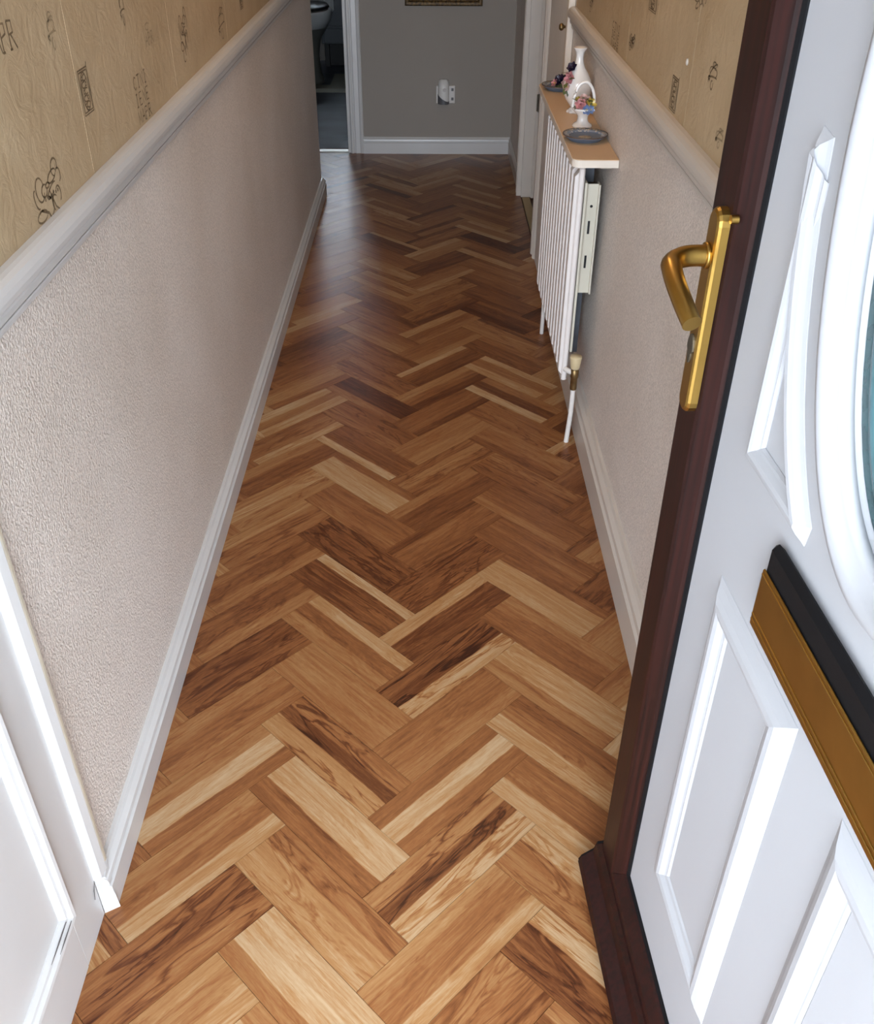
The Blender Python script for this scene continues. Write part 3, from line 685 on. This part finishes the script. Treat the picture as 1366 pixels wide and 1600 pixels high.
MB().box(0.001, 0.018, -0.002, Ln, RZ1, RZ1+0.006, 0.002).build('top_seam', M['radwhite'], rad)
MB().box(0.002, 0.018, -0.002, Ln, RZ0-0.006, RZ0, 0.002).build('bottom_seam', M['radwhite'], rad)
MB().box(0.0205, 0.027, 0.004, Ln-0.02, RZ0+0.075, RZ1-0.035, 0.001).build('fin_sheet', M['radcream'], rad)
bk = MB(); bk.box(0.028, 0.060, 0.030, 0.033, RZ0+0.235, RZ1-0.045).box(0.0585, 0.0625, 0.020, 0.052, RZ0+0.235, RZ1-0.045)
bk.build('bracket', M['radcream'], rad)
for z0, z1 in ((0.445, 0.478), (0.535, 0.568)): MB().box(0.040, 0.0455, 0.0285, 0.0299, z0+0.05, z1+0.05).build('bracket_slot', M['slot'], rad)
MB().lathe([(0.0,0),(0.0035,0),(0.0035,0.0012),(0.0,0.0012)], seg=12).build('bracket_hole', M['slot'], rad, (0.045, 0.0299, 0.655)).rotation_euler = (PI/2, 0, 0)
for z0, z1 in ((RZ0+0.03, RZ0+0.232), (RZ1-0.06, RZ1+0.02)): MB().box(0.0275, 0.0560, 0.10, 0.104, z0, z1).build('dark_gap_sheet', M['gapdark'], rad)  # dark sheets across the gap above and below the bracket
# near valve (ivory cap) with tail and pipe, far pipe
vx, vy = 0.034, -0.030
MB().tube([(0.010, -0.0105, RZ0+0.032), (0.022, -0.026, RZ0+0.032), (vx, vy, RZ0+0.030)], 0.0075, 12).build('valve_tail', M['pipe'], rad)
MB().lathe([(0.0085,-0.055),(0.0095,-0.05),(0.0095,-0.02),(0.0115,-0.016),(0.0115,0.002),(0.009,0.006)], (vx, vy, RZ0+0.035), 16).build('valve_body', M['brass'], rad)
MB().lathe([(0.0105,0.0),(0.0125,0.003),(0.0165,0.034),(0.0160,0.037),(0.0,0.038)], (vx, vy, RZ0+0.043), 20).build('valve_cap', M['valvecap'], rad)
MB().tube([(vx, vy, RZ0-0.018), (vx, vy, 0.10), (vx-0.002, vy+0.004, 0.05), (vx-0.004, vy+0.008, 0.0)], 0.0068, 12).build('pipe', M['pipe'], rad)
MB().tube([(0.030, Ln+0.02, RZ0+0.03), (0.030, Ln+0.02, 0.10), (0.030, Ln+0.024, 0.0)], 0.0068, 12).build('pipe', M['pipe'], rad)
MB().tube([(0.010, Ln+0.002, RZ0+0.032), (0.030, Ln+0.02, RZ0+0.032)], 0.0075, 12).build('valve_tail', M['pipe'], rad)

# ------------------------------------------------------------------ shelf over the radiator
SZ = 0.800
sh = thing('radiator_shelf', 'peach painted shelf with cream edge above the radiator', 'shelf', (0.331, 2.262, SZ))
SD, SL = XR-0.331-0.0015, 0.86
def round_rect(x0, x1, y0, y1, r):
    pts = [(x1, y0)]
    pts = [(x1, y1), (x1, y0)]
    pts += [(x0+r-r*math.sin(t), y0+r-r*math.cos(t)) for t in [PI/2*k/8 for k in range(9)]]
    pts += [(x0+r-r*math.cos(t), y1-r+r*math.sin(t)) for t in [PI/2*k/8 for k in range(9)]]
    return pts
MB().poly([(x, y, -0.0015) for x, y in round_rect(0.002, SD, 0.002, SL-0.002, 0.020)], (0, 0, 0.0015)).build('top', M['shelf'], sh)
MB().poly([(x, y, -0.018) for x, y in round_rect(0, SD, 0, SL, 0.022)], (0, 0, 0.0164)).build('board', M['lip'], sh)
for y in (0.075, SL-0.06): MB().box(SD-0.030, SD, y, y+0.028, -0.040, -0.0182, 0.002).build('batten', M['lip'], sh)

# ------------------------------------------------------------------ ornaments
def petal_mb(mb, c, n, r, tilt, cup=0.35, width=0.6, axis=Vector((0,0,1)), phase=0.0):
    axis = axis.normalized(); u = axis.orthogonal().normalized(); v = axis.cross(u)
    for k in range(n):
        a = phase + 2*PI*k/n; d = u*math.cos(a)+v*math.sin(a); sd = axis.cross(d)
        row = []
        for i in range(5):
            t = i/4; w_ = width*r*math.sin(PI*(0.12+0.80*t))
            p = c + d*(r*t*math.cos(tilt)) + axis*(r*t*math.sin(tilt) + cup*r*t*t*0.5)
            row.append([p - sd*w_*0.5 + axis*0.08*r, p, p + sd*w_*0.5 + axis*0.08*r])
        mb.loft(row, False, False, True)
def flower(name, c, r, m, parent, axis=(0,0,1), layers=2, mc=None):
    mb = MB(); c = Vector(c); ax = Vector(axis)
    for l in range(layers):
        petal_mb(mb, c + ax.normalized()*r*0.10*l, 6-l, r*(1-0.25*l), 0.15+0.45*l, 0.3, 0.85, ax, 0.5*l)
    o = mb.build(name, m, parent)
    q = MB(); rings = []
    q.lathe([(0.0,0.0),(r*0.22,0.0),(r*0.24,r*0.16),(r*0.12,r*0.30),(0.0,r*0.33)], seg=10)
    h = q.build('flower_centre', mc or M['darkred'], o)
    z = ax.normalized(); h.rotation_mode = 'QUATERNION'; h.rotation_quaternion = Vector((0,0,1)).rotation_difference(z); h.location = c
    return o
def leaf(c, d, r, parent, m=None):
    mb = MB(); c = Vector(c); d = Vector(d).normalized(); sd = d.cross(Vector((0.3, 0.2, 1))).normalized(); nrm = sd.cross(d)
    rows = []
    for i in range(6):
        t = i/5; w_ = r*0.42*math.sin(PI*min(1, t*0.95+0.04))
        p = c + d*r*t + nrm*(-0.25*r*t*t)
        rows.append([p-sd*w_+nrm*0.06*r, p, p+sd*w_+nrm*0.06*r])
    mb.loft(rows, False, False, True).build('leaf', m or M['leaf'], parent)

def plate(label, loc, r):
    p = thing('plate', label, 'plate', loc); p['group'] = 'blue plates on the radiator shelf'
    MB().lathe([(0.0,0.003),(r*0.60,0.003),(r*0.62,0.0),(r*0.70,0.0),(r*0.72,0.003),(r*0.86,0.0075),(r*0.99,0.0125),(r*0.975,0.0148),(r*0.72,0.0090),(r*0.64,0.0062),(0.0,0.0055)], seg=48).build('dish', M['blue'], p)
    MB().lathe([(r*0.72,0.0091),(r*0.955,0.0144),(r*0.955,0.0151),(r*0.72,0.0098)], seg=48, ring=True).build('leaf_border', M['bluerim'], p)
    MB().lathe([(r*0.97,0.0130),(r*1.0,0.0128),(r*1.0,0.0152),(r*0.965,0.0153)], seg=48, ring=True).build('rim_line', M['rimdark'], p)
    MB().lathe([(0.0,0.0056),(r*0.30,0.0056),(r*0.26,0.0072),(r*0.10,0.0080),(0,0.0080)], seg=20, sy=0.7).build('cameo_relief', M['cameo'], p)
    return p
plate('round blue plate with patterned rim at the near end of the shelf', (0.383, 2.448, SZ), 0.0555)
plate('round blue plate at the far end of the shelf under dark flowers', (0.385, 3.030, SZ), 0.0535)

vs = thing('vase', 'tall white bottle vase with applied pink rose on the radiator shelf', 'vase', (0.396, 2.740, SZ))
MB().lathe([(0.0,0.0),(0.021,0.0),(0.022,0.004),(0.018,0.009),(0.0145,0.014),(0.019,0.020),(0.030,0.034),(0.0375,0.052),(0.0385,0.066),(0.035,0.082),(0.026,0.098),(0.0165,0.112),(0.0115,0.124),(0.0098,0.138),(0.0115,0.150),(0.0175,0.158),(0.0185,0.160),(0.0168,0.161),(0.009,0.152),(0.0,0.148)], seg=40).build('body', M['china'], vs)
for k in range(8):
    a = 2*PI*k/8; MB().lathe([(0,0),(0.006,0.0),(0.006,0.004),(0.003,0.007),(0,0.007)], (0.019*math.cos(a), 0.019*math.sin(a), 0), 10).build('foot_scallop', M['china'], vs)
ax = Vector((-0.75, -0.65, 0.25))
flower('rose', Vector((-0.024,-0.021,0.089)), 0.0175, M['pink'], vs, ax, 3, M['palepink'])
flower('rosebud', Vector((-0.030,-0.023,0.068)), 0.012, M['palepink'], vs, ax, 2, M['yellow'])
flower('dark_flower', Vector((-0.019,-0.010,0.113)), 0.015, M['violet'], vs, (-0.5,-0.6,0.6), 2, M['violet'])
for c, d in [((-0.026,-0.024,0.084),(0.5,-0.4,0.5)),((-0.03,-0.026,0.078),(-0.5,-0.3,-0.4)),((-0.033,-0.022,0.066),(-0.2,-0.3,-0.8)),((-0.03,-0.022,0.10),(-0.8,0.1,0.3)),((-0.033,-0.024,0.060),(0.3,-0.5,-0.6))]:
    leaf(c, d, 0.018, vs)

bk = thing('flower_basket', 'small white china basket of coloured flowers with hooped handle', 'ornament', (0.393, 2.580, SZ))
MB().lathe([(0.0,0.0),(0.0255,0.0),(0.026,0.003),(0.023,0.007),(0.0155,0.012),(0.0130,0.020),(0.0140,0.028),(0.020,0.034),(0.028,0.042),(0.030,0.047),(0.027,0.046),(0.016,0.038),(0,0.036)], seg=36).build('body', M['china'], bk)
MB().tube([(0.0275*math.cos(t), 0.002, 0.046+0.060*math.sin(t)**0.9 if math.sin(t) > 0 else 0.046) for t in [PI*k/24 for k in range(25)]], 0.0026, 8, flat=1.5).build('handle', M['china'], bk)
for c, r, m, a in [((-0.010,-0.016,0.056),0.0125,'pink',(-0.3,-0.8,0.6)),((0.016,-0.014,0.057),0.0125,'yellow',(0.4,-0.7,0.6)),((0.005,-0.022,0.045),0.0115,'bluepetal',(0.1,-0.9,0.4)),((-0.002,0.0,0.068),0.0105,'palepink',(0,-0.4,1)),((0.010,0.008,0.064),0.010,'palepink',(0.2,0.4,1)),((-0.014,0.008,0.062),0.010,'yellow',(-0.3,0.4,1)),((0.015,-0.024,0.046),0.009,'bluepetal',(0.3,-0.9,0.3))]:
    flower('flower', c, r*1.2, M[m], bk, a, 2, M['darkred'] if m == 'pink' else M['yellow'] if m == 'bluepetal' else M['leaf'])
for k in range(13):
    a = 2*PI*k/13; leaf((0.018*math.cos(a), 0.016*math.sin(a), 0.046+0.014*(k % 2)), (math.cos(a), math.sin(a)*1.1, 0.15+0.8*(k % 2)), 0.0165, bk)

po = thing('flower_posy', 'dark violet china flowers lying on the far blue plate', 'ornament', (0.388, 3.022, SZ+0.0082))
MB().lathe([(0.0,0.0),(0.016,0.0),(0.018,0.004),(0.010,0.011),(0,0.012)], seg=18).build('base', M['leaf'], po)
for c, r, m, a in [((-0.006,-0.006,0.018),0.016,'violet',(-0.4,-0.6,0.7)),((0.012,-0.002,0.020),0.014,'violet',(0.3,-0.4,0.9)),((-0.001,0.010,0.022),0.013,'violet',(0,0.4,1)),((-0.020,-0.008,0.012),0.010,'pink',(-0.7,-0.5,0.5)),((0.008,-0.018,0.012),0.011,'palepink',(0.2,-0.9,0.5))]:
    flower('flower', c, r*1.15, M[m], po, a, 2, M['yellow'] if m != 'violet' else M['violet'])
for k in range(5):
    a = 2*PI*k/5+0.4; leaf((0.012*math.cos(a), 0.012*math.sin(a), 0.008), (math.cos(a), math.sin(a), 0.2), 0.017, po, M['violet'] if k % 2 else M['leaf'])

# ------------------------------------------------------------------ unseen warm fill light, added to brighten the hall
cl = thing('added_fill_light', 'glowing globe added out of view to warm and brighten the hall', 'added light', (-0.04, 2.5, HC))
MB().lathe([(0.0,-0.001),(0.07,-0.001),(0.07,-0.03),(0.05,-0.045),(0.0,-0.045)], seg=28).build('globe_mount', M['brass'], cl)
MB().lathe([(0.0,-0.27),(0.06,-0.255),(0.105,-0.21),(0.12,-0.16),(0.105,-0.11),(0.06,-0.065),(0.045,-0.0455),(0.0,-0.0455)], seg=28).build('globe', M['warmfill'], cl)

# ------------------------------------------------------------------ front door (open): local x = along leaf away from hinge, y = towards the hall centre, z up
DD = -0.06124
fd = thing('door_1', 'open front door with mahogany frame, white moulded panels and gold fittings', 'door', (0.303, 0.859, 0), PI/2 - DD, kind='structure')
SC = -0.342; S1 = 0.081; S0 = 2*SC - S1; FY = 0.020; TH = 0.045; ZB, ZT = 0.022, 2.03
# mitred sash members with bevelled inner edge
def member(a0, a1, b0, b1, name):
    """a: outer line ends (s,z); b: inner line ends (s,z)"""
    mb = MB()
    def sec(o, i):
        o = Vector((o[0], o[1])); i = Vector((i[0], i[1])); d = i-o
        at = lambda t, y: ((o+d*t).x, y, (o+d*t).y)
        return [at(0, -TH), at(0, FY-0.006), at(0.06, FY), at(0.72, FY), at(0.78, FY-0.002), at(0.95, FY-0.013), at(1.0, FY-0.018), at(1.0, -TH)]
    mb.loft([sec(a0, b0), sec(a1, b1)], True, True, False)
    return mb.build(name, M['mahogany'], fd)
I1, I0, IB, IT = 0.0, 2*SC, 0.120, ZT-0.085
e = 0.0004
member((S1, ZB), (S1, ZT), (I1, IB), (I1, IT), 'stile')
member((S0, ZT), (S0, ZB), (I0, IT), (I0, IB), 'stile')
member((S0+e, ZB), (S1-e, ZB), (I0+e, IB), (I1-e, IB), 'bottom_rail')
member((S1-e, ZT), (S0+e, ZT), (I1-e, IT), (I0+e, IT), 'top_rail')
# black gasket round the panel
gk = MB(); rings = []
for cx, cz, sx, sz in [(I0, IB, 1, 1), (I1, IB, -1, 1), (I1, IT, -1, -1), (I0, IT, 1, -1)]:
    rings.append([(cx+sx*i, y, cz+sz*i) for i, y in [(0.0002, -0.004), (0.0002, 0.0035), (0.003, 0.0045), (0.007, 0.002), (0.007, -0.004)]])
gk.loft(rings, True, False, False, closed_path=True).build('gasket', M['gasket'], fd)
# white composite skin with the oval opening
AG, BG, ZC = 0.160, 0.305, 1.275
def oval(a, b, n=72): return [(SC+a*math.cos(2*PI*k/n), ZC+b*math.sin(2*PI*k/n)) for k in range(n)]
n = 72; ov = oval(AG, BG); rect = []
for k in range(n):
    t = 2*PI*k/n; cx_, cz_ = math.cos(t), math.sin(t)
    hx = (I1-I0)/2; hz = (IT-ZC) if cz_ > 0 else (ZC-IB)
    sc = min(hx/abs(cx_) if abs(cx_) > 1e-6 else 1e9, hz/abs(cz_) if abs(cz_) > 1e-6 else 1e9)
    rect.append((SC+cx_*sc, ZC+cz_*sc))
for cs, cz in ((I1, IT), (I0, IT), (I0, IB), (I1, IB)):      # snap the nearest samples to the corners
    j = min(range(n), key=lambda q: (rect[q][0]-cs)**2+(rect[q][1]-cz)**2); rect[j] = (cs, cz)
sk_ = MB(); rings = [[(x, 0.0, z) for x, z in rect], [(x, 0.0, z) for x, z in ov], [(x, -0.030, z) for x, z in ov], [(x, -0.030, z) for x, z in rect]]
sk_.loft(rings, True, False, False, closed_path=True).build('panel_skin', M['doorwhite'], fd)
# oval moulded frame
prof = [(0.0, -0.002), (0.000, 0.006), (0.004, 0.009), (0.009, 0.009), (0.013, 0.014), (0.021, 0.018), (0.029, 0.016), (0.033, 0.010), (0.037, 0.009), (0.041, 0.004), (0.044, 0.0003), (0.044, -0.002)]
rings = []
for k in range(96):
    t = 2*PI*k/96
    rings.append([(SC+(AG-0.002+o)*math.cos(t), y, ZC+(BG-0.002+o)*math.sin(t)) for o, y in prof])
MB().loft(rings, True, False, True, closed_path=True).build('oval_frame', M['doorwhite'], fd)
gp = MB(); gp.poly([(x, -0.016, z) for x, z in oval(AG-0.001, BG-0.001)], (0, 0.008, 0)); gl = gp.build('glass_pane', M['teal'], fd)
rings = []
for k in range(72):
    t = 2*PI*k/72; rings.append([(SC+(AG-0.014-o)*math.cos(t), y, ZC+(BG-0.014-o)*math.sin(t)) for o, y in [(0, -0.008), (0.002, -0.0055), (0.010, -0.0055), (0.012, -0.008)]])
MB().loft(rings, True, False, True, closed_path=True).build('glass_bevel_band', M['tealband'], gl)
# raised mouldings (closed paths in s,z)
MP = [(0.0, -0.001), (0.001, 0.0008), (0.006, 0.0030), (0.014, 0.0075), (0.021, 0.0102), (0.028, 0.0108), (0.034, 0.0092), (0.041, 0.0048), (0.044, 0.0038), (0.046, 0.0036), (0.049, 0.0010), (0.049, -0.001)]
def mould(path, name='panel_moulding', wd=1.0):
    """mitred closed moulding; path counter-clockwise as (s,z), moulding lies inside"""
    P = [Vector(p) for p in path]; n_ = len(P); rings = []
    if sum(P[i].x*P[(i+1) % n_].y-P[(i+1) % n_].x*P[i].y for i in range(n_)) < 0: P = P[::-1]
    for i in range(n_):
        e1 = (P[i]-P[i-1]).normalized(); e2 = (P[(i+1) % n_]-P[i]).normalized()
        n1 = Vector((-e1.y, e1.x)); n2 = Vector((-e2.y, e2.x)); bis = (n1+n2); bis = bis/max(0.35, bis.dot(n1))
        rings.append([((P[i]+bis*o*wd).x, y, (P[i]+bis*o*wd).y) for o, y in MP])
    return MB().loft(rings, True, False, False, closed_path=True).build(name, M['doorwhite'], fd)
for s0, s1 in ((-0.296, -0.083), (2*SC+0.083, 2*SC+0.296)):
    mould([(s0, 0.262), (s1, 0.262), (s1, 0.772), (s0, 0.772)])
    MB().box(s0+0.0495, s1-0.0495, -0.0005, 0.0016, 0.3115, 0.7225, 0.0006).build('inner_panel', M['doorwhite'], fd)
# spandrel panels between the oval and the panel corners
AO, BO = 0.240, 0.385
def spandrel(mx, mz):
    zb = 0.915; se = -0.082
    pts = []
    t0 = math.asin((zb+0.022-ZC)/BO)
    t1 = -math.acos(min(1.0, ((se-0.012)-SC)/AO)) if (se-0.012)-SC < AO else -0.15
    pts = [(SC+AO*math.cos(t0+(t1-t0)*k/16), ZC+BO*math.sin(t0+(t1-t0)*k/16)) for k in range(17)]
    pts = pts + [(se, pts[-1][1]+0.004), (se, zb), (pts[0][0]+0.004, zb)]
    out = []
    for s, z in pts:
        if mx: s = 2*SC-s
        if mz: z = 2*ZC-z
        out.append((s, z))
    return out
for mx in (0, 1):
    for mz in (0, 1): mould(spandrel(mx, mz), 'spandrel_moulding', 0.62)
# weather bar along the bottom
wbm = MB(); wp = [(FY-0.002, 0.030), (FY+0.030, 0.030), (FY+0.034, 0.036), (FY+0.030, 0.046), (FY+0.012, 0.062), (FY+0.008, 0.078), (FY-0.002, 0.080)]
wbm.loft([[(s, y, z) for y, z in wp] for s in (S0+0.004, S1+0.004)], True, True, False)
wbo = wbm.build('weather_bar', M['mahogany'], fd)
MB().loft([[(s, FY-0.003+(y-FY)*1.05, 0.03+(z-0.03)*1.04) for y, z in wp] for s in (S1+0.0042, S1+0.008)], True, True, False).build('end_cap', M['gasket'], wbo)
# letter plate
LZ0, LZ1, LS1 = 0.803, 0.868, -0.188; LS0 = 2*SC-LS1
lp = MB().box(LS0, LS1, 0.0003, 0.012, LZ0-0.003, LZ1+0.028, 0.006).build('letter_plate', M['gasket'], fd)
MB().box(LS0+0.004, LS1-0.004, 0.0122, 0.0150, LZ0, LZ1, 0.0012).build('flap', M['gold'], lp)
for z in (LZ0+0.008, LZ0+0.014, LZ1-0.005): MB().tube([(LS0+0.006, 0.0151, z), (LS1-0.006, 0.0151, z)], 0.0009, 6).build('flap_line', M['gold'], lp)
# lever handle
HS, HZ0, HZ1 = 0.036, 0.904, 1.121
bp_ = MB(); rings = []
def stadium(w_, z0, z1, n_=8):
    r = w_/2
    return [(HS+r*math.cos(t), z1-r+r*math.sin(t)) for t in [PI*k/n_ for k in range(n_+1)]] + [(HS-r*math.cos(t), z0+r-r*math.sin(t)) for t in [PI*k/n_ for k in range(n_+1)]]
for o, y in [(0.0, FY+0.0003), (0.0, FY+0.008), (0.0015, FY+0.0105), (0.004, FY+0.012)]:
    rings.append([(s, y, z) for s, z in stadium(0.030-2*o, HZ0+o, HZ1-o)])
hp = bp_.loft(rings, True, True, False).build('handle_plate', M['gold'], fd)
lz = 1.074
pts = [(HS, FY+0.0115, lz), (HS, FY+0.020, lz), (HS, FY+0.028, lz)]
pts += [(HS-0.026+0.026*math.cos(t), FY+0.028+0.026*math.sin(t), lz-0.002*math.sin(t)) for t in [PI/2*k/7 for k in range(1, 8)]]
pts += [(HS-0.040, FY+0.0555, lz-0.005), (HS-0.056, FY+0.0560, lz-0.009), (HS-0.072, FY+0.0555, lz-0.014), (HS-0.087, FY+0.0540, lz-0.020), (HS-0.100, FY+0.0520, lz-0.026)]
MB().tube(pts, [0.0104]*3+[0.0104, 0.0102, 0.0100, 0.0098, 0.0097, 0.0096, 0.0096]+[0.0095, 0.0094, 0.0093, 0.0092, 0.0091], 16).build('lever', M['gold'], hp)
MB().lathe([(0.0098,0),(0.0128,0),(0.0128,0.003),(0.0098,0.004)], seg=24, ring=True).build('lever_collar', M['gold'], hp, (HS, FY+0.0122, lz)).rotation_euler = (-PI/2, 0, 0)
kz = 0.976
ky = MB().loft([[(HS+(0.0085*math.cos(t) if math.sin(t) > -0.2 else 0.005*math.cos(t)), y, kz+0.016*math.sin(t)) for t in [2*PI*k/24 for k in range(24)]] for y in (FY+0.0121, FY+0.0140)], True, True, False)
ky.build('key_cylinder', M['golddark'], hp)
MB().tube([(0.014, FY-0.003, 1.116), (0.014, FY+0.004, 1.116)], 0.0042, 12).build('fixing_bolt', M['gold'], fd)
# hinges on the hidden side
for z in (0.25, 1.02, 1.80): MB().tube([(S0-0.008, FY-0.004, z), (S0-0.008, FY-0.004, z+0.10)], 0.008, 12).build('hinge', M['mahogany'], fd)
# outer door frame and sill
dfm = MB(); dfm.box(FX0, FX0+0.05, -0.03, YF, 0, 2.08).box(FX1-0.0005, FX1+0.05, YF+0.0005, YF+0.02, 0, 2.08).box(FX0+0.05, FX1, -0.03, YF, 2.04, 2.08)
tag(dfm.build('door_frame', M['mahogany']), 'mahogany frame around the front doorway', 'door frame', kind='structure')
tag(MB().box(FX0, FX1, YF-0.16, YF-0.001, -0.11, 0.012, 0.004).build('door_sill', M['mahogany']), 'dark sill of the front doorway', 'door sill', kind='structure')
